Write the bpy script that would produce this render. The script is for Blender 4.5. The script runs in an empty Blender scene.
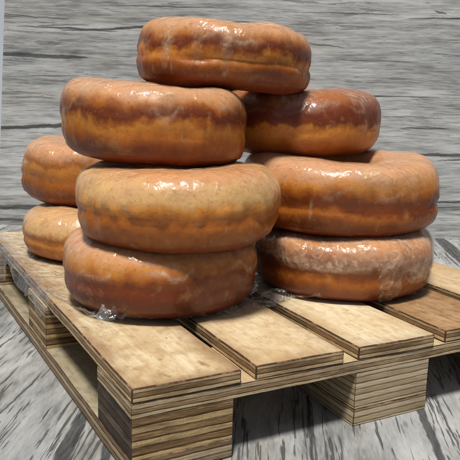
import bpy, math, random
import numpy as np
from mathutils import Matrix, Vector, noise

# ---------------------------------------------------------------- units
S = 0.042            # one deck slat is 42 mm wide; all sizes below are in slat widths
scene = bpy.context.scene
col = scene.collection
CAM = np.array([-1.91007, -5.02995, 2.42738]); YAW, PITCH, ROLL, F = .505039, .197673, .0332367, 696.76
GAP, T1, T2, HB, T3, DB = .1822, .1324, .13, .391, .1809, .896
M0, M1 = 2.827, 3.80
PL = 6.68
FLOOR = -(T1 + T2 + HB + T3)
fh = Vector((math.sin(YAW), math.cos(YAW), 0)); rh = Vector((math.cos(YAW), -math.sin(YAW), 0))
BACKD = 16.05        # backdrop distance in front of the camera
def flat(s, d, z):   # sideways, ahead of the camera's foot, height
    return Vector((CAM[0], CAM[1], 0)) + rh * s + fh * d + Vector((0, 0, z))

# ---------------------------------------------------------------- node helper
class V:
    def __init__(s, nt, sock): s.nt, s.s = nt, sock
    def _m(s, op, *a, clamp=False):
        n = s.nt.nodes.new('ShaderNodeMath'); n.operation = op; n.use_clamp = clamp
        for i, x in enumerate((s,) + a):
            if isinstance(x, V): s.nt.links.new(x.s, n.inputs[i])
            else: n.inputs[i].default_value = x
        return V(s.nt, n.outputs[0])
    def __add__(s, o): return s._m('ADD', o)
    def __sub__(s, o): return s._m('SUBTRACT', o)
    def __mul__(s, o): return s._m('MULTIPLY', o)
    def __truediv__(s, o): return s._m('DIVIDE', o)
    def pow(s, o): return s._m('POWER', o)
    def abs(s): return s._m('ABSOLUTE')
    def max(s, o): return s._m('MAXIMUM', o)
    def min(s, o): return s._m('MINIMUM', o)
    def frac(s): return s._m('FRACT')
    def clamp(s): return s._m('ADD', 0., clamp=True)
    def inv(s): return (s * -1.) + 1.
    def step(s, a, b):          # smoothstep a..b -> 0..1
        n = s.nt.nodes.new('ShaderNodeMapRange'); n.interpolation_type = 'SMOOTHSTEP'
        s.nt.links.new(s.s, n.inputs[0]); n.inputs[1].default_value = a; n.inputs[2].default_value = b
        return V(s.nt, n.outputs[0])
    def lin(s, a, b, c=0., d=1.):
        n = s.nt.nodes.new('ShaderNodeMapRange')
        s.nt.links.new(s.s, n.inputs[0])
        for i, x in enumerate((a, b, c, d)): n.inputs[i + 1].default_value = x
        return V(s.nt, n.outputs[0])

class Mat:
    def __init__(s, name):
        s.m = bpy.data.materials.new(name); s.m.use_nodes = True; s.nt = s.m.node_tree
        s.nt.nodes.clear(); s.out = s.nt.nodes.new('ShaderNodeOutputMaterial')
        tc = s.nt.nodes.new('ShaderNodeTexCoord')
        mp = s.nt.nodes.new('ShaderNodeMapping'); mp.inputs['Scale'].default_value = (1/S,)*3
        s.nt.links.new(tc.outputs['Object'], mp.inputs[0]); s.co = mp.outputs[0]
        sp = s.nt.nodes.new('ShaderNodeSeparateXYZ'); s.nt.links.new(s.co, sp.inputs[0])
        s.x, s.y, s.z = (V(s.nt, o) for o in sp.outputs)
    def vec(s, x, y, z):
        n = s.nt.nodes.new('ShaderNodeCombineXYZ')
        for i, a in enumerate((x, y, z)):
            if isinstance(a, V): s.nt.links.new(a.s, n.inputs[i])
            else: n.inputs[i].default_value = a
        return n.outputs[0]
    def noise(s, scale=(1, 1, 1), off=(0, 0, 0), detail=3, rough=.55, co=None, dist=0.):
        mp = s.nt.nodes.new('ShaderNodeMapping'); s.nt.links.new(co or s.co, mp.inputs[0])
        mp.inputs['Scale'].default_value = scale; mp.inputs['Location'].default_value = off
        n = s.nt.nodes.new('ShaderNodeTexNoise'); s.nt.links.new(mp.outputs[0], n.inputs['Vector'])
        n.inputs['Scale'].default_value = 1; n.inputs['Detail'].default_value = detail
        n.inputs['Roughness'].default_value = rough; n.inputs['Distortion'].default_value = dist
        return V(s.nt, n.outputs[0])
    def mix(s, f, a, b, mode='MIX'):
        n = s.nt.nodes.new('ShaderNodeMix'); n.data_type = 'RGBA'; n.blend_type = mode
        if isinstance(f, V): s.nt.links.new(f.s, n.inputs[0])
        else: n.inputs[0].default_value = f
        for i, c in ((6, a), (7, b)):
            if isinstance(c, tuple): n.inputs[i].default_value = c + (1,)
            else: s.nt.links.new(c, n.inputs[i])
        return n.outputs[2]
    def ramp(s, f, stops):
        n = s.nt.nodes.new('ShaderNodeValToRGB'); s.nt.links.new(f.s, n.inputs[0])
        e = n.color_ramp.elements
        while len(e) < len(stops): e.new(.5)
        for k, (p, c) in zip(e, stops): k.position = p; k.color = c + (1,)
        return n.outputs[0]
    def bsdf(s, color, rough=.5, bump=None, dist=.01, strength=1., link=True, **kw):
        n = s.nt.nodes.new('ShaderNodeBsdfPrincipled')
        if isinstance(color, tuple): n.inputs['Base Color'].default_value = color + (1,)
        else: s.nt.links.new(color, n.inputs['Base Color'])
        kw['Roughness'] = rough
        for k, v in kw.items():
            k = k.replace('_', ' ')
            if isinstance(v, V): s.nt.links.new(v.s, n.inputs[k])
            else: n.inputs[k].default_value = v
        if bump is not None:
            b = s.nt.nodes.new('ShaderNodeBump'); s.nt.links.new(bump.s, b.inputs['Height'])
            b.inputs['Distance'].default_value = dist * S; b.inputs['Strength'].default_value = strength
            s.nt.links.new(b.outputs[0], n.inputs['Normal'])
            s.bumpout = b.outputs[0]
        if link: s.nt.links.new(n.outputs[0], s.out.inputs[0])
        return n.outputs[0]

# ---------------------------------------------------------------- object helpers
def link(name, verts, faces, mats, parent=None, loc=(0, 0, 0), rot=None, smooth=False, midx=None):
    me = bpy.data.meshes.new(name)
    me.from_pydata([tuple(float(c) * S for c in v) for v in verts], [], faces)
    for m in (mats if isinstance(mats, (list, tuple)) else [mats]): me.materials.append(m)
    if midx is not None: me.polygons.foreach_set('material_index', midx)
    if smooth: me.polygons.foreach_set('use_smooth', [True] * len(me.polygons))
    me.update()
    o = bpy.data.objects.new(name, me); col.objects.link(o)
    o.location = Vector(loc) * S
    if rot is not None: o.rotation_euler = rot.to_euler()
    if parent: o.parent = parent
    return o
def tag(o, label=None, cat=None, group=None, kind=None):
    if label: o['label'] = label
    if cat: o['category'] = cat
    if group: o['group'] = group
    if kind: o['kind'] = kind
    return o
def empty(name, loc, rot=None):
    o = bpy.data.objects.new(name, None); col.objects.link(o); o.location = Vector(loc) * S
    o.empty_display_size = .01
    if rot is not None: o.rotation_euler = rot.to_euler()
    return o

def board(name, loc, size, mats, parent, bev=.012, wob=0.0, seed=0, nx=10, ny=24):
    """A sawn plywood piece with its local origin at a lower corner. Slots: face, edge, burnt arris."""
    import bmesh
    rnd = random.Random(seed)
    X, Y, Z = size
    bm = bmesh.new()
    bmesh.ops.create_cube(bm, size=1)
    for v in bm.verts: v.co = Vector(((v.co.x + .5) * X, (v.co.y + .5) * Y, (v.co.z + .5) * Z))
    for f in bm.faces: f.material_index = 0 if abs(f.normal.z) > .5 else (3 if len(mats) > 3 and f.normal.x < -.5 else 1)
    fl = {e for e in bm.edges}
    r = bmesh.ops.bevel(bm, geom=list(fl), offset=bev, segments=2, profile=.5, affect='EDGES', clamp_overlap=True, material=2)
    # cut the long faces so that the sawn edges can waver by a hair
    for axis, n, L in ((0, nx, X), (1, ny, Y)):
        for i in range(1, n):
            co = [0, 0, 0]; co[axis] = L * i / n; no = [0, 0, 0]; no[axis] = 1
            bmesh.ops.bisect_plane(bm, geom=bm.verts[:] + bm.edges[:] + bm.faces[:], plane_co=co, plane_no=no)
    o = Vector((rnd.random() * 50, rnd.random() * 50, rnd.random() * 50))
    for v in bm.verts:
        n = noise.noise_vector(v.co * 2.3 + o) * .006 + noise.noise_vector(v.co * 9 + o) * .0025
        v.co += n
    bm.verts.index_update()
    vs = [v.co[:] for v in bm.verts]; fs = [[v.index for v in f.verts] for f in bm.faces]
    mi = [f.material_index for f in bm.faces]; bm.free()
    ob = link(name, vs, fs, mats, parent, loc, midx=mi)
    return ob

# ---------------------------------------------------------------- materials
def wood_sheet(name, marks, bright=1.0, vert=False, rotz=0):
    """printed weathered boards: pale grey with dark grain; u along the grain, v across"""
    M = Mat(name)
    u, v = (M.x, M.z) if vert else (M.x, M.y)
    wob = M.noise((.35, 0.35, .35), detail=2)
    wv = (wob - .5) * .5
    v2 = v + wv * .35
    co = M.vec(u, v2, 0.)
    big = M.noise((.14, .5, 1), (3, 1, 0), 3, co=co)
    mid = M.noise((.45 if vert else 1.0, 4.2, 1), (7, 3, 0), 4, .6, co=co)
    fine = M.noise((1.5 if vert else 2.6, 19, 1), (1, 9, 0), 5, .7, co=co)
    fin2 = M.noise((3.5 if vert else 8., 52, 1), (5, 2, 0), 3, .6, co=co)
    knot = M.noise((.9, 1.6, 1), (11, 2, 0), 4, .6, co=co)
    t = (big * .5 + mid * .85 + fine * .85 + fin2 * .4 + knot * .25) if vert else (big * .8 + mid * .75 + fine * .35 + fin2 * .3 + knot * .55)
    t = t.lin(1.10, 1.64)
    c = M.ramp(t, [(0, (.15, .15, .148)), (.3, (.29, .29, .285)), (.5, (.42, .42, .415)), (.72, (.54, .54, .535)), (1, (.68, .68, .67))])
    # warm and cool stains
    st = M.noise((.3, 1.4, 1), (21, 5, 0), 3, co=co)
    c = M.mix(st.step(.52, .75) * .45, c, (.50, .46, .40))
    c = M.mix(st.step(.48, .3) * .25, c, (.38, .42, .44))
    # short hair cracks along the grain
    h1 = M.noise((.55, 6.5, 1) if vert else (.6, 11., 1), (31, 5, 0), 5, .55, co=co)
    h2 = M.noise((.9, 15., 1), (41, 15, 0), 4, .5, co=co)
    hair = (h1.step(.62, .635) * .95).max(h2.step(.63, .655) * .85)
    if vert:
        h3 = M.noise((.2, 8., 1), (61, 25, 0), 4, .6, co=co)
        hair = hair.max((h3 - .5).abs().step(.012, .002) * M.noise((.5, 1.8, 1), (64, 5, 0), 2, co=co).step(.48, .56) * .8)
    if not vert:
        h3 = M.noise((.35, 7., 1), (61, 25, 0), 4, .55, co=co)
        hair = hair.max((h3 - .5).abs().step(.022, .008) * M.noise((.8, 2.2, 1), (64, 5, 0), 2, co=co).step(.52, .56) * .9)
    c = M.mix(hair * (.5 if vert else .92), c, (.085, .082, .08))
    # the larger dark splits, each where it is printed
    wig = (M.noise((1.2, 1.2, 1), (2, 8, 0), 3, co=co) - .5)
    wig2 = (M.noise((7, 7, 1), (2, 8, 0), 2, co=co) - .5)
    tot = None
    for (u0, v0, u1, v1, w) in marks:
        L = math.hypot(u1 - u0, v1 - v0); ax, ay = (u1 - u0) / L, (v1 - v0) / L
        du, dv = u - u0, v - v0
        s = (du * ax + dv * ay) / L
        d = (dv * ax - du * ay) + wig * (.10 if vert else .12) + wig2 * .03
        env = (s.clamp() * s.inv().clamp() * 4).pow(.45)
        k = (d.abs() - env * w).step(.012, -.012) * (env.step(.0, .3))
        k = k * (s.step(-.01, .0)) * (s.step(1.01, 1.0))
        tot = k if tot is None else tot.max(k)
    if tot is not None:
        dark = M.mix(fine.step(.4, .6), (.055, .055, .058), (.11, .11, .112))
        c = M.mix(tot * .92, c, dark)
    c = M.mix(1., c, (bright * .98, bright, bright), 'MULTIPLY')
    M.bsdf(c, rough=.55, bump=fine * .5 + hair * -.8, dist=.008, Specular_IOR_Level=.35)
    return M.m

def ply_face(name, light, dark, seed=0, specks=.0, worn=.3, toast=.0):
    M = Mat(name)
    o = (seed * 3.1, seed * 7.7, seed)
    grain = M.noise((22, 1.2, 4), o, 5, .65)
    blot = M.noise((2.6, 1.8, 2), o, 5, .62)
    fig = M.noise((3.2, .45, 1), (o[1], o[0], 0), 4, .6, dist=.6)
    c = M.mix(grain.step(.36, .66) * .5, light, dark)
    c = M.mix(blot.step(.5, .72) * worn, c, tuple(a * b for a, b in zip(dark, (.8, .72, .6))))
    c = M.mix(fig.step(.5, .7) * .6, c, dark)
    mo = M.noise((9, 6, 6), (o[1], 5, o[0]), 4, .7)
    c = M.mix(mo.step(.45, .66) * .62, c, tuple(a * .8 for a in dark))
    bl2 = M.noise((1.1, .8, 1), (o[0], o[1], 40), 3, .5)
    c = M.mix(bl2.step(.45, .7) * .45, c, tuple(a * b for a, b in zip(dark, (.95, .85, .68))))
    c = M.mix(blot.step(.46, .28) * .5, c, tuple(min(.8, a * 1.14) for a in light))
    sp = M.noise((17, 17, 17), (o[2], 3, 9), 2, .5)
    c = M.mix(sp.step(.745, .78) * .8, c, (.10, .055, .025))
    sm = M.noise((5.5, 3.5, 5), (o[0], 31, 9), 4, .65)
    c = M.mix(sm.step(.6, .74) * specks, c, (.26, .15, .07))
    if toast:
        tn = M.noise((2.2, 1.5, 2), (o[0], 77, 3), 4, .65)
        d = M.x.min(M.x.inv()).min(M.y) + (tn - .5) * .5
        c = M.mix(d.step(.26, -.05) * toast, c, (.27, .145, .06))
    M.bsdf(c, rough=.6, bump=grain + blot * .4, dist=.008, Specular_IOR_Level=.3)
    return M.m

def ply_edge(name, light, dark, line, period=.066, seed=0, char=.5):
    M = Mat(name)
    w = M.noise((1.1, 1.1, 3), (seed, 2, 5), 3)
    w2 = M.noise((5, 5, 22), (seed, 2, 5), 3)
    z = (M.z + (w - .5) * .035 + (w2 - .5) * .012 + seed * .013) / period
    f = z.frac()
    alt = (z * .5).frac().step(.44, .56)
    streak = M.noise((5, 5, 60), (seed, 4, 5), 4, .7)
    fib = M.noise((60, 60, 10), (seed, 4, 5), 3, .6)
    wd = M.noise((.9, .9, 9), (seed, 24, 5), 3, .6)
    c = M.mix((alt * .85 + (streak - .5) * 2.0 + (wd - .5) * 1.6 + .1).clamp(), light, dark)
    c = M.mix(fib.step(.55, .75) * .4, c, dark)
    ln = f.step(.22, .0).max(f.step(.82, 1.))
    c = M.mix((ln * (streak * 3.2 - .75) ).clamp() * .9, c, line)
    ch = M.noise((1.5, 1.5, 7), (seed + 9, 14, 5), 4, .65)
    c = M.mix(ch.step(.46, .68) * char, c, line)
    M.bsdf(c, rough=.6, bump=streak + ln * -.7, dist=.012, Specular_IOR_Level=.25)
    return M.m

def burnt(name='laser_burnt_arris'):
    M = Mat(name)
    n = M.noise((6, 6, 6), (3, 3, 3), 4, .65)
    n2 = M.noise((1.2, 1.2, 1.2), (13, 3, 3), 2, .6)
    c = M.ramp((n + n2 * .5 - .25), [(.3, (.035, .015, .006)), (.52, (.075, .035, .014)), (.72, (.34, .21, .11))])
    M.bsdf(c, rough=.6)
    return M.m

TAN = (.66, .32, .13); CREAM = (.72, .44, .18); GOLD = (.58, .225, .032); AMBER = (.38, .112, .012)
BROWN = (.185, .042, .007); DARK = (.09, .015, .004); RED = (.15, .026, .006); PINK = (.70, .38, .215)

def dough_mat(name, zones, half, seed):
    M = Mat(name)
    lo = M.noise((1.6, 1.6, 1.6), (seed * 5, seed, 2), 3, .55)
    md = M.noise((5.5, 5.5, 5.5), (seed, seed * 3, 7), 4, .6)
    fi = M.noise((22, 22, 22), (seed, 3, 1), 4, .6)
    v = M.z / half                      # -1 underside .. 1 top
    vs = M.noise((7, 7, .8), (seed, 31, 4), 3, .6)
    lo2 = M.noise((.9, .9, .9), (seed * 7, 3, 2), 2, .5)
    t = (v * .5 + .5) + (lo - .5) * .42 + (md - .5) * .26 + (vs - .5) * .16 + (lo2 - .5) * .25
    c = M.ramp(t, [((p + 1) / 2, k) for p, k in zones])
    c = M.mix(md.step(.5, .75) * .35, c, tuple(a * b for a, b in zip(BROWN, (1., .9, .8))))
    c = M.mix(md.step(.46, .3) * .16, c, CREAM)
    c = M.mix(fi.step(.52, .72) * .32, c, tuple(k * .9 for k in BROWN))
    c = M.mix(fi.step(.42, .28) * .08, c, CREAM)
    rg = md.lin(.3, .7, .34, .5)
    M.bsdf(c, rough=rg, bump=fi * .14 + md * .8, dist=.024, strength=.6, Specular_IOR_Level=.4)
    return M.m

def schlick(M, nrm, f0, f1):
    lw = M.nt.nodes.new('ShaderNodeLayerWeight'); lw.inputs[0].default_value = .5
    if nrm is not None: M.nt.links.new(nrm, lw.inputs['Normal'])
    return V(M.nt, lw.outputs['Facing']).pow(4.) * f1 + f0

def glaze_mat(name, cover, seed, tint=(.76, .50, .28)):
    """thin sugar coat: 'coat' = how much of it lies here, 'rim' = the whiter run-off line and drips"""
    M = Mat(name)
    def attr(n):
        a = M.nt.nodes.new('ShaderNodeAttribute'); a.attribute_name = n; return V(M.nt, a.outputs['Fac'])
    ct, rim = attr('coat'), attr('rim')
    lo = M.noise((2.4, 2.4, 2.4), (seed * 2, 4, 1), 3)
    fi = M.noise((15, 15, 15), (seed, 9, 1), 4, .65)
    ver = M.noise((9, 9, 1.3), (seed, 1, 6), 3, .55)
    wr = M.noise((4.2, 4.2, 3), (seed, 61, 6), 2, .45, dist=.8)
    flake = M.noise((5.5, 5.5, 5.5), (seed, 81, 6), 4, .6, dist=1.2)
    a = (lo - .5) * .9 + (fi - .5) * .6 + cover
    a = a.clamp() * ct + flake.step(.52, .66) * ct * .30
    white = (rim * fi.lin(.3, .65, .25, 1.)).max(ver.step(.60, .76) * lo.step(.46, .6) * .30)
    a = a.max(white).clamp().min(.85)
    c = M.mix(fi.step(.4, .7), tint, tuple(min(.85, t * 1.1 + .04) for t in tint))
    c = M.mix((white * 1.3).clamp(), c, (.80, .62, .48))
    sh = M.bsdf(c, rough=fi.lin(.3, .7, .12, .30), bump=fi * .10 + ver * .35 + wr * 1.6 + flake * .3, dist=.040, strength=.9, link=False,
                Specular_IOR_Level=.6)
    tr = M.nt.nodes.new('ShaderNodeBsdfTransparent')
    gl = M.nt.nodes.new('ShaderNodeBsdfGlossy'); gl.inputs['Roughness'].default_value = .12
    M.nt.links.new(M.bumpout, gl.inputs['Normal'])
    fr = schlick(M, M.bumpout, .05, .16)
    m1 = M.nt.nodes.new('ShaderNodeMixShader'); M.nt.links.new((fr * (ct * .75 + .25)).s, m1.inputs[0])
    M.nt.links.new(tr.outputs[0], m1.inputs[1]); M.nt.links.new(gl.outputs[0], m1.inputs[2])
    m2 = M.nt.nodes.new('ShaderNodeMixShader'); M.nt.links.new(a.s, m2.inputs[0])
    M.nt.links.new(m1.outputs[0], m2.inputs[1]); M.nt.links.new(sh, m2.inputs[2])
    M.nt.links.new(m2.outputs[0], M.out.inputs[0])
    return M.m

def film_mat():
    M = Mat('clear_cling_film')
    n1 = M.noise((3.4, 3.4, 3.4), (1, 2, 3), 3, .5, dist=.6); n2 = M.noise((12, 5, 12), (1, 2, 3), 3, .6)
    b = M.nt.nodes.new('ShaderNodeBump'); M.nt.links.new((n1 + n2 * .4).s, b.inputs['Height']); b.inputs['Distance'].default_value = .07 * S
    tr = M.nt.nodes.new('ShaderNodeBsdfTransparent'); tr.inputs[0].default_value = (.985, .985, .985, 1)
    gl = M.nt.nodes.new('ShaderNodeBsdfGlossy'); gl.inputs['Roughness'].default_value = .13
    df = M.nt.nodes.new('ShaderNodeBsdfDiffuse'); df.inputs[0].default_value = (.85, .87, .9, 1)
    M.nt.links.new(b.outputs[0], gl.inputs['Normal'])
    lw = schlick(M, b.outputs[0], .06, .7)
    m1 = M.nt.nodes.new('ShaderNodeMixShader'); M.nt.links.new((n1.step(.5, .7) * .13 + .035).s, m1.inputs[0])
    M.nt.links.new(tr.outputs[0], m1.inputs[1]); M.nt.links.new(df.outputs[0], m1.inputs[2])
    m2 = M.nt.nodes.new('ShaderNodeMixShader'); M.nt.links.new(lw.s, m2.inputs[0])
    M.nt.links.new(m1.outputs[0], m2.inputs[1]); M.nt.links.new(gl.outputs[0], m2.inputs[2])
    M.nt.links.new(m2.outputs[0], M.out.inputs[0])
    return M.m

# ---------------------------------------------------------------- setting
GA = math.radians(57)          # the grain of the table sheet
gd = Vector((math.cos(GA), math.sin(GA), 0)); gn = Vector((-gd.y, gd.x, 0))
def fl(x, y): return (x * gd.x + y * gd.y, x * gn.x + y * gn.y)
def fmark(x0, y0, x1, y1, w): return fl(x0, y0) + fl(x1, y1) + (w,)
# splits on the table, in pallet coordinates
fm = [fmark(-1.0, -.35, .25, 1.75, .075), fmark(-.55, -.5, .18, .98, .05), fmark(1.2, -.95, 2.6, 1.15, .018),
      fmark(2.45, -1.2, 3.45, .3, .045), fmark(2.9, -.9, 3.7, .25, .014), fmark(8.5, 4.0, 10.6, 7.3, .16), fmark(8.9, 4.3, 9.6, 5.3, .05),
      fmark(-1.4, 1.3, -.3, 2.9, .018), fmark(-1.6, 1.9, -.2, 3.9, .022), fmark(-.9, 1.5, -.1, 2.6, .015),
      fmark(3.4, -.9, 3.9, -.2, .02), fmark(6.2, 1.2, 7.4, 3.1, .03), fmark(-2.2, 2.6, -.6, 4.9, .02)]
t = 30
tm = wood_sheet('weathered_board_print_table', fm, .74)
table = link('table_surface', [(-14, -22, 0), (36, -22, 0), (36, 22, 0), (-14, 22, 0), (-14, -22, -.3), (36, -22, -.3), (36, 22, -.3), (-14, 22, -.3)],
             [(0, 1, 2, 3), (7, 6, 5, 4), (0, 4, 5, 1), (1, 5, 6, 2), (2, 6, 7, 3), (3, 7, 4, 0)], tm, loc=(0, 0, FLOOR), rot=Matrix.Rotation(GA, 3, 'Z'))
# keep it from reaching through the backdrop: trimmed below by its own size
tag(table, 'white and grey weathered board print lying under the pallet', 'table', kind='structure')

# splits on the backdrop: pixel of the picture -> sideways, height
def ray(x, y):
    r0 = np.array(rh[:]); f = np.array([math.sin(YAW) * math.cos(PITCH), math.cos(YAW) * math.cos(PITCH), -math.sin(PITCH)])
    u0 = np.cross(r0, f); c, s = math.cos(ROLL), math.sin(ROLL)
    r, u = c * r0 + s * u0, -s * r0 + c * u0
    return (x - 230) / F * r - (y - 230) / F * u + f
def bk(x, y):
    d = ray(x, y); k = BACKD / float(d @ np.array(fh[:])); q = d * k
    return float(q @ np.array(rh[:])), float(CAM[2] + q[2])
def bmark(x0, y0, x1, y1, w): return bk(x0, y0) + bk(x1, y1) + (w,)
bm_ = [bmark(-30, 52, 88, 58, .045), bmark(16, 26, 118, 31, .016), bmark(60, 31, 250, 22, .026), bmark(2, 13, 70, 20, .012), bmark(30, 26, 90, 25, .010),
       bmark(-60, 131, 180, 120, .045), bmark(25, 76, 80, 75, .010), bmark(-50, 208, 130, 207, .055), bmark(-50, 219, 100, 221, .035),
       bmark(375, 153, 560, 158, .036), bmark(437, 160, 520, 160, .02), bmark(350, 203, 600, 201, .022), bmark(420, 208, 470, 207, .012),
       bmark(408, 18, 560, 20, .016), bmark(434, 11, 447, 14, .016), bmark(300, 42, 345, 48, .012), bmark(320, 60, 420, 62, .008),
       bmark(400, 128, 450, 129, .016), bmark(300, 12, 400, 15, .010), bmark(110, 5, 230, 8, .010), bmark(340, 95, 440, 98, .010)]
bmaterial = wood_sheet('weathered_board_print_upright', bm_, 1.06, vert=True)
(sa, za), (sb, zb_) = bk(4.6, 0), bk(-.5, 172)
edge_s = lambda z: sa + (sb - sa) * (z - za) / (zb_ - za)
rotb = Matrix.Rotation(-YAW, 3, 'Z')
zt, zb, sr = 8.5, FLOOR + .004, 12
bt = .25
s0, s1 = edge_s(zb), edge_s(zt)
vb = [(s0, 0, zb), (sr, 0, zb), (sr, 0, zt), (s1, 0, zt), (s0, bt, zb), (sr, bt, zb), (sr, bt, zt), (s1, bt, zt)]
back = link('backdrop_board', vb, [(0, 1, 2, 3), (5, 4, 7, 6), (0, 4, 5, 1), (1, 5, 6, 2), (2, 6, 7, 3), (3, 7, 4, 0)], bmaterial,
            loc=flat(0, BACKD, 0), rot=rotb)
tag(back, 'upright grey weathered board panel standing behind the donuts', 'backdrop', kind='structure')
W = Mat('pale_wall_paint'); n = W.noise((.6, .6, .6)); W.bsdf(W.mix(n, (.56, .62, .68), (.64, .70, .75)), rough=.8)
wall = link('wall', [(-20, 0, FLOOR - 6), (26, 0, FLOOR - 6), (26, 0, 20), (-20, 0, 20), (-20, .5, FLOOR - 6), (26, .5, FLOOR - 6), (26, .5, 20), (-20, .5, 20)],
            [(0, 1, 2, 3), (5, 4, 7, 6), (0, 4, 5, 1), (1, 5, 6, 2), (2, 6, 7, 3), (3, 7, 4, 0)], W.m, loc=flat(0, BACKD + 9, 0), rot=rotb)
tag(wall, 'pale bluish wall glimpsed past the left edge of the panel', 'wall', kind='structure')

# ---------------------------------------------------------------- pallet
LT = (.70, .53, .33)
faces = [ply_face('birch_face_cream', (.77, .65, .44), (.52, .36, .18), 1, .8, .45, .75), ply_face('birch_face_pale', (.79, .66, .45), (.56, .40, .21), 2, .15, .3, .55),
         ply_face('birch_face_light', (.80, .69, .48), (.60, .45, .25), 3, .1, .2, .4), ply_face('birch_face_brown', (.46, .29, .145), (.22, .115, .048), 4, .3, .5, .5),
         ply_face('birch_face_tan', (.66, .50, .31), (.50, .35, .19), 5, .2, .3, .4)]
LINE = (.05, .025, .010)
edA = ply_edge('ply_edge_slat', (.62, .46, .26), (.26, .15, .065), LINE, .0441, 0, .5)
edB = ply_edge('ply_edge_cross', (.58, .45, .28), (.28, .18, .09), LINE, .0433, 1, .45)
edC = ply_edge('ply_edge_block_dark', (.58, .41, .20), (.21, .12, .05), (.035, .018, .007), .066, 2, .7)
edX = ply_edge('ply_edge_charred', (.15, .11, .08), (.06, .04, .026), (.016, .010, .006), .09, 6, .9)
edD = ply_edge('ply_edge_block_grey', (.58, .48, .33), (.42, .32, .19), (.17, .10, .05), .062, 3, .35)
edE = ply_edge('ply_edge_runner', (.50, .40, .26), (.24, .16, .085), LINE, .06, 4, .35)
inn = ply_face('birch_face_shade_tone', (.38, .34, .24), (.26, .21, .13), 8, .15)  # birch face with the shade under the deck put into its colour
br = burnt()
pal = empty('wooden_pallet', (0, 0, FLOOR))
tag(pal, 'miniature plywood pallet with burnt sawn edges carrying the donuts', 'pallet')
rnd = random.Random(4)
for i in range(5):
    dy = (0, .012, 0, .02, .006)[i]
    so_ = board('slat', (i * (1 + GAP) + (0, .012, 0, -.008, 0)[i], dy, -T1 - FLOOR), ((1.03, .985, .99, 1, 1)[i], PL - .02 - dy * 2, T1), [faces[i], edA, br], pal, seed=i, bev=.013)
    so_.rotation_euler.z = -math.radians((.5, .85, .7, .8, .3)[i])
for y0 in (0.004, M0, PL - DB):
    board('cross_board', (.003, y0, -T1 - T2 - .001 - FLOOR), (5 + 4 * GAP - .006, DB, T2 - .002), [faces[2], edB, br], pal, seed=20 + int(y0), nx=30, ny=4, bev=.003)
cx = (0, 2 + 2 * GAP, 4 + 4 * GAP)
for k, x0 in enumerate(cx):
    for j, y0 in enumerate((0, M0, PL - DB)):
        w = .965
        ed = edC if k == 0 else edD
        board('block', (x0 + (.004 if k == 0 else -.012), y0 + .006, T3 + .001), (w, DB - .012, HB - .003), [inn, ed, br] + ([edX] if k == 0 and j == 0 else []), pal, seed=30 + k * 3 + j, nx=4, ny=4, bev=.005)
    board('bottom_board', (x0 + (0 if k == 0 else -.012), 0, 0.002), (.97, PL, T3 - .002), [inn, edE if k == 0 else edD, br], pal, seed=50 + k, bev=.008)

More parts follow.
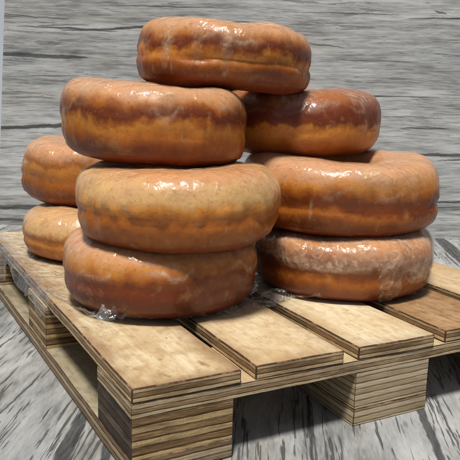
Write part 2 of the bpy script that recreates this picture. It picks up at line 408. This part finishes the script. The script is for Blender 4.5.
# ---------------------------------------------------------------- donuts
def donut(label, s, d, cz, R, h, roll, nod, seed, zones, cover, glaze_low, drips=(), pleats=.5, groove=.5, hole=.25, ex=2.9, thick=.010, tint=(.76, .50, .28), soft=.5, rimw=.5, low=-.78, group=None):
    NT, NP = 288, 120
    rnd = random.Random(seed)
    so = Vector((seed * 17.3, seed * 5.1, seed * 9.7))
    r0 = hole * R; rc = (R + r0) / 2; a = (R - r0) / 2
    def sp(c, e): return math.copysign(abs(c) ** e, c)
    P = np.zeros((NT, NP, 3))
    ang = [rnd.random() * 6.28 for _ in range(3)]
    for i in range(NT):
        th = 2 * math.pi * i / NT
        ct, st = math.cos(th), math.sin(th)
        q = Vector((ct, st, 0))
        lr = 1 + .065 * noise.noise(q * .9 + so) + .012 * noise.noise(q * 3.1 + so)
        lh = 1 + .07 * noise.noise(q * 1.1 - so) + .02 * noise.noise(q * 4 - so)
        pz = noise.noise(q * 1.6 + so * 2)
        pmask = max(0, min(1, .5 + 1.6 * pz)) * pleats
        pl = noise.noise(Vector((th * 9.5, 0, 0)) + so) + .5 * noise.noise(Vector((th * 21, 0, 3)) + so)
        cr = 1 - 2.6 * abs(noise.noise(Vector((th * 8.5, 5, 0)) + so)); pz2 = noise.noise(q * 1.3 - so * 2)
        gz = .06 * noise.noise(q * 2.1 + so * 3) - .04
        for j in range(NP):
            ph = 2 * math.pi * j / NP
            c, n_ = math.cos(ph), math.sin(ph)
            rr = rc + a * sp(c, 2 / ex) * (lr if c > 0 else 1)
            zz = h / 2 * sp(n_, 2 / (ex if n_ > 0 else ex * 1.05)) * (lh if n_ > 0 else 1)
            outer = max(0, c) ** .5
            v = zz / (h / 2)
            # crease round the side, and pleats gathered at it
            rr -= groove * .030 * math.exp(-((v - gz * 3) / .11) ** 2) * outer * (.6 + .8 * (.5 + noise.noise(q * 2.7 + so)))
            rr += pmask * .015 * pl * outer * math.exp(-((v + .15) / .5) ** 2)
            cm = max(0, min(1, .55 + 1.8 * pz2)) * pleats
            rr += cm * .016 * cr * outer * (math.exp(-((v - gz * 3 - .14) / .13) ** 2) - .7 * math.exp(-((v - gz * 3 + .16) / .16) ** 2))
            rr += .012 * outer * math.sin(v * 2.2 + ang[0])
            p = Vector((rr * ct, rr * st, zz))
            k = noise.noise(p * 1.9 + so) * .045 + noise.noise(p * 5.5 + so) * .007 + noise.noise(p * 13 + so) * .0018
            nv = Vector((ct * c, st * c, n_))
            damp = 1 if n_ > -.6 else .4
            p += nv * k * damp
            P[i, j] = p
    # normals
    du = np.roll(P, -1, 0) - np.roll(P, 1, 0); dv = np.roll(P, -1, 1) - np.roll(P, 1, 1)
    Nn = np.cross(du, dv); Nn /= np.linalg.norm(Nn, axis=2, keepdims=True)
    if (Nn[0, 0] @ np.array([1, 0, 0])) < 0: Nn = -Nn
    m = Matrix((rh, fh, Vector((0, 0, 1)))).transposed()
    # roll: right side down; nod: near side down
    rot = m @ Matrix.Rotation(nod, 3, 'X') @ Matrix.Rotation(roll, 3, 'Y')
    base = flat(s, d, cz) - rot @ Vector((0, 0, h / 2))
    e = empty('donut', base, rot)
    tag(e, label, 'donut', group or 'glazed ring donuts piled on the pallet')
    def quads(keep):
        fs = []
        for i in range(NT):
            for j in range(NP):
                i2, j2 = (i + 1) % NT, (j + 1) % NP
                if keep is None or (keep[i, j] or keep[i2, j] or keep[i, j2] or keep[i2, j2]):
                    fs.append((i * NP + j, i2 * NP + j, i2 * NP + j2, i * NP + j2))
        return fs
    dm = dough_mat('fried_dough_%d' % seed, zones, h / 2, seed)
    link('dough', P.reshape(-1, 3), quads(None), dm, e, (0, 0, h / 2), smooth=True)
    # glaze: a shell that thins out to a wavy run-off line with drips
    G = np.zeros((NT, NP)); TK = np.zeros((NT, NP)); CT = np.zeros((NT, NP)); RM = np.zeros((NT, NP))
    for i in range(NT):
        th = 2 * math.pi * i / NT; q = Vector((math.cos(th), math.sin(th), 0))
        b = glaze_low + .28 * noise.noise(q * 1.9 + so * 1.7) + .20 * noise.noise(q * 5 + so) + .08 * noise.noise(q * 12 + so)
        rmod = max(0, min(1, .35 + 1.5 * noise.noise(q * 2.6 - so * 1.3)))
        for (dt, dl, dw) in drips:
            if abs((math.degrees(th) - dt + 180) % 360 - 180) < dw * 1.6: rmod = max(rmod, .8)
            dd = (math.degrees(th) - dt + 180) % 360 - 180
            b = min(b, b + (dl - b) * math.exp(-(dd / dw) ** 4)) if dl < b else b
        for j in range(NP):
            ph = 2 * math.pi * j / NP
            v = P[i, j, 2] / (h / 2)
            inner = math.cos(ph) < -.2
            jit = .05 * noise.noise(Vector(P[i, j]) * 9 + so)
            g = v - (b if not inner else .1) + jit
            G[i, j] = v - low if not inner else v - .1
            ct_ = max(0, min(1, g / soft)); CT[i, j] = ct_ * ct_ * (3 - 2 * ct_) if not inner else ct_
            RM[i, j] = 0 if inner else rimw * rmod * math.exp(-((g - .03) / (.035 + .05 * rmod)) ** 2)
            TK[i, j] = .0015 + thick * (CT[i, j] * (1 + .5 * noise.noise(Vector(P[i, j]) * 4.5 - so)) + .9 * RM[i, j]) - .006 * math.exp(-(max(0, G[i, j]) / .05) ** 2)
    keep = G > -.03
    used = np.zeros(NT * NP, bool); fs = quads(keep)
    for f in fs: used[list(f)] = True
    idx = np.cumsum(used) - 1
    GP = (P + Nn * TK[..., None]).reshape(-1, 3)[used]
    fs = [tuple(int(idx[k]) for k in f) for f in fs]
    go = link('glaze', GP, fs, glaze_mat('sugar_glaze_%d' % seed, cover, seed, tint), e, (0, 0, h / 2), smooth=True)
    for nm, arr in (('coat', CT), ('rim', RM)):
        at = go.data.attributes.new(nm, 'FLOAT', 'POINT'); at.data.foreach_set('value', arr.reshape(-1)[used].astype(np.float32))
    return e

D = math.radians
# sideways, ahead, centre height, radius, thickness
donut('reddish brown donut at the bottom front left, under the largest honey coloured one', -.806, 7.93, .40, 1.125, .80, D(0), D(-1.5), 1,
      [(-.95, DARK), (-.3, RED), (.08, BROWN), (.26, AMBER), (.46, GOLD), (.7, TAN), (1, PINK)], .16, .30, drips=((-120, .15, 7), (-75, .2, 6)), pleats=.5, ex=2.7, rimw=.6)
donut('bottom right donut with thick white glaze running down its side', 1.475, 8.93, .385, 1.175, .78, D(0), D(0), 2,
      [(-.95, RED), (-.65, BROWN), (-.35, AMBER), (-.1, BROWN), (.25, BROWN), (.5, AMBER), (.75, GOLD), (.95, TAN)], .27, .20,
      drips=((-112, .1, 25), (-68, -.98, 8), (-46, -.35, 13), (-25, -.75, 8)), pleats=.3, groove=.3, thick=.016, tint=(.78, .55, .38), soft=.10, rimw=.9, low=-.95)
donut('pale topped donut lowest at the back left corner, resting on the deck', -1.93, 10.24, .345, 1.14, .69, D(0), D(0), 3,
      [(-.9, BROWN), (-.4, AMBER), (-.1, GOLD), (.12, AMBER), (.35, CREAM), (.9, CREAM)], .25, .30, pleats=1.1, tint=(.74, .50, .30))
donut('large honey coloured donut in the front left stack, second from bottom, with bright gloss', -.594, 7.83, 1.185, 1.145, .82, D(-1), D(1), 4,
      [(-.95, RED), (-.7, BROWN), (-.45, AMBER), (-.2, AMBER), (.0, AMBER), (.2, GOLD), (.45, CREAM), (.8, CREAM), (1, TAN)], .16, .28, drips=((-20, -.1, 8),), pleats=1.1, groove=.6, tint=(.76, .50, .29))
donut('wide donut in the middle of the right stack, its hole showing on top', 1.40, 9.10, 1.225, 1.265, .87, D(0), D(1.5), 5,
      [(-.95, RED), (-.65, BROWN), (-.35, AMBER), (-.15, BROWN), (.12, BROWN), (.32, AMBER), (.5, GOLD), (.7, TAN), (1, PINK)], .22, .25, drips=((-12, -.5, 8), (-70, .1, 5)), pleats=.8, groove=1.0, hole=.32, ex=3.4)
donut('tall donut second up at the back left, half hidden by the front stack', -2.086, 10.9, 1.12, 1.16, .92, D(2), D(0), 6,
      [(-.95, RED), (-.6, BROWN), (-.2, AMBER), (.2, GOLD), (.4, AMBER), (.7, TAN), (1, PINK)], .22, .25, drips=((-60, -.2, 6),), pleats=1.0, rimw=.7)
donut('thick donut third from bottom of the left stack, tilted down to the right', -.925, 8.30, 2.035, 1.07, .86, D(3.5), D(0), 7,
      [(-.95, RED), (-.7, BROWN), (-.35, AMBER), (-.1, GOLD), (.06, AMBER), (.2, RED), (.34, BROWN), (.5, AMBER), (.72, TAN), (.95, PINK)], .26, .42, drips=((-78, .2, 6), (-150, .15, 8)), pleats=.8, ex=3.2, rimw=.4)
donut('small dark donut with a purplish crust crowning the right stack', 0.85, 9.75, 2.06, 1.175, .83, D(-.5), D(2), 8,
      [(-.95, BROWN), (-.6, AMBER), (-.3, GOLD), (.0, GOLD), (.15, BROWN), (.4, RED), (.7, BROWN), (1, AMBER)], .18, .40, pleats=.4, ex=2.65, tint=(.70, .46, .33), rimw=.5)
donut('topmost donut laid across both stacks, tan above with brown spots', -.143, 8.98, 2.81, 1.105, .77, D(3), D(-1), 9,
      [(-.95, RED), (-.65, BROWN), (-.35, AMBER), (-.1, GOLD), (.0, AMBER), (.14, RED), (.32, BROWN), (.46, AMBER), (.75, TAN), (1, PINK)], .26, .42, drips=((-125, -.5, 3.5), (-105, -.2, 3), (-88, -.6, 3)), pleats=1.1, groove=.9, ex=3.0, rimw=.5)

# ---------------------------------------------------------------- cling film on the deck
def film():
    feet = [(flat(-.806, 7.93, 0), 1.0), (flat(1.5, 8.93, 0), 1.0), (flat(-1.93, 10.24, 0), 1.0)]
    front = [(-.7, 3.0), (0, 2.55), (.12, 1.95), (.24, 1.48), (.45, 1.44), (.6, 1.46), (.95, 1.38), (1.3, 1.24), (1.7, 1.22), (2.1, 1.25), (2.6, 1.40), (3.0, 1.30), (3.5, .98), (4.0, .98), (4.5, 1.35), (4.95, 1.75)]
    def yf(x):
        for (a, b), (c, d) in zip(front, front[1:]):
            if x <= c: return b + (d - b) * (x - a) / (c - a)
        return front[-1][1]
    NX, NY = 300, 330
    vs = []; fs = []
    for i in range(NX + 1):
        s = -.50 + 5.45 * i / NX
        y0 = yf(s) + .05 * noise.noise(Vector((s * 3, 1, 7))) + .02 * noise.noise(Vector((s * 14, 1, 7)))
        y1 = 6.4 + .15 * noise.noise(Vector((s * 2, 9, 7)))
        for j in range(NY + 1):
            f = (j / NY) ** 1.5
            y = y0 + (y1 - y0) * f
            q = Vector((s, y, 0))
            foot = 1.
            for c, r in feet:
                dd = math.hypot(s - c.x, y - c.y)
                foot = min(foot, max(0, min(1, (dd - r * .80) / .25)))
            rid = 1 - abs(noise.noise(Vector((s * 3.2, y * 2.2, 2)))) * 3
            rid = max(0, rid) ** 2
            r2 = max(0, 1 - abs(noise.noise(Vector((s * 9 + y * 3, y * 6, 5)))) * 3) ** 2
            cr = math.exp(-((s - .37) ** 2 + (y - 1.63) ** 2) / .010) * (1.2 + 1.6 * max(0, 1 - 3 * abs(noise.noise(Vector((s * 7, y * 5, 31)))))) + math.exp(-((s - 2.45) ** 2 + (y - 1.72) ** 2) / .02) * .22
            edge = math.exp(-(y - y0) / .12)
            z = .006 + foot * (.05 * math.exp(-(y - y0) / .9) + (.022 + .05 * math.exp(-(y - y0) / .6)) * rid * rid + .008 * r2 + edge * (.03 + .02 * r2)) + cr * (.10 + .09 * noise.noise(q * 11) + .03 * noise.noise(q * 30))
            z = max(z, .004)
            x = s
            if s < -.01:      # hangs over the left side of the deck
                hang = min(1, (-s) / .05)
                z = .006 - (-s - .01) * 1.0 * (.75 + .25 * noise.noise(Vector((0, y * 2, 3))))
                x = -.02 - .12 * max(0, noise.noise(Vector((s * 1.2, y * 2.2, 8)))) * hang - .008 * r2
            vs.append((x, y, z))
    for i in range(NX):
        s = -.50 + 5.45 * i / NX
        for j in range(NY):
            f = (j / NY) ** 1.5
            if s < -.02:
                yy = yf(s) + 3.6 * f
                if -s > .16 + .34 * max(0, min(1, .5 + 1.5 * noise.noise(Vector((1, yy * 1.6, 4))))): continue
            a = i * (NY + 1) + j
            fs.append((a, a + NY + 1, a + NY + 2, a + 1))
    used = sorted({k for f in fs for k in f}); mp = {k: n for n, k in enumerate(used)}
    o = link('plastic_film', [vs[k] for k in used], [tuple(mp[k] for k in f) for f in fs], film_mat(), loc=(0, 0, 0), smooth=True)
    tag(o, 'crumpled clear plastic wrap spread between the donuts and the pallet deck', 'plastic wrap')
film()

# ---------------------------------------------------------------- light
SUN_EL, SUN_AZ, SUN_SOFT = 70, 224, 10.0           # azimuth clockwise from +Y
w = bpy.data.worlds.new('World'); scene.world = w; w.use_nodes = True
nt = w.node_tree; bg = nt.nodes['Background']
sky = nt.nodes.new('ShaderNodeTexSky'); sky.sky_type = 'NISHITA'; sky.sun_disc = False
sky.sun_elevation = D(SUN_EL); sky.sun_rotation = D(SUN_AZ); sky.air_density = 1.; sky.dust_density = 3
nt.links.new(sky.outputs[0], bg.inputs[0]); bg.inputs[1].default_value = .05
ld = bpy.data.lights.new('sun', 'SUN'); ld.energy = 4.3; ld.angle = D(SUN_SOFT); ld.color = (1, .95, .87)
so = bpy.data.objects.new('sun', ld); col.objects.link(so)
dv = Vector((math.sin(D(SUN_AZ)) * math.cos(D(SUN_EL)), math.cos(D(SUN_AZ)) * math.cos(D(SUN_EL)), math.sin(D(SUN_EL))))
so.rotation_euler = dv.to_track_quat('Z', 'Y').to_euler()

# ---------------------------------------------------------------- camera
cd = bpy.data.cameras.new('camera'); cam = bpy.data.objects.new('camera', cd); col.objects.link(cam); scene.camera = cam
f = Vector((math.sin(YAW) * math.cos(PITCH), math.cos(YAW) * math.cos(PITCH), -math.sin(PITCH)))
u0 = rh.cross(f); c, s = math.cos(ROLL), math.sin(ROLL)
r = rh * c + u0 * s; u = -rh * s + u0 * c
mw = Matrix((r, u, -f)).transposed().to_4x4(); mw.translation = Vector(CAM) * S
cam.matrix_world = mw
cd.sensor_width = 36; cd.lens = F / 460 * 36; cd.clip_start = .005; cd.clip_end = 50
cd.dof.use_dof = False

scene.render.engine = 'CYCLES'
scene.cycles.max_bounces = 5; scene.cycles.transparent_max_bounces = 8
scene.cycles.sample_clamp_indirect = 6
scene.view_settings.view_transform = 'Standard'; scene.view_settings.look = 'None'
scene.view_settings.exposure = -.1; scene.view_settings.gamma = 1
scene.render.resolution_x = 1024; scene.render.resolution_y = 1024
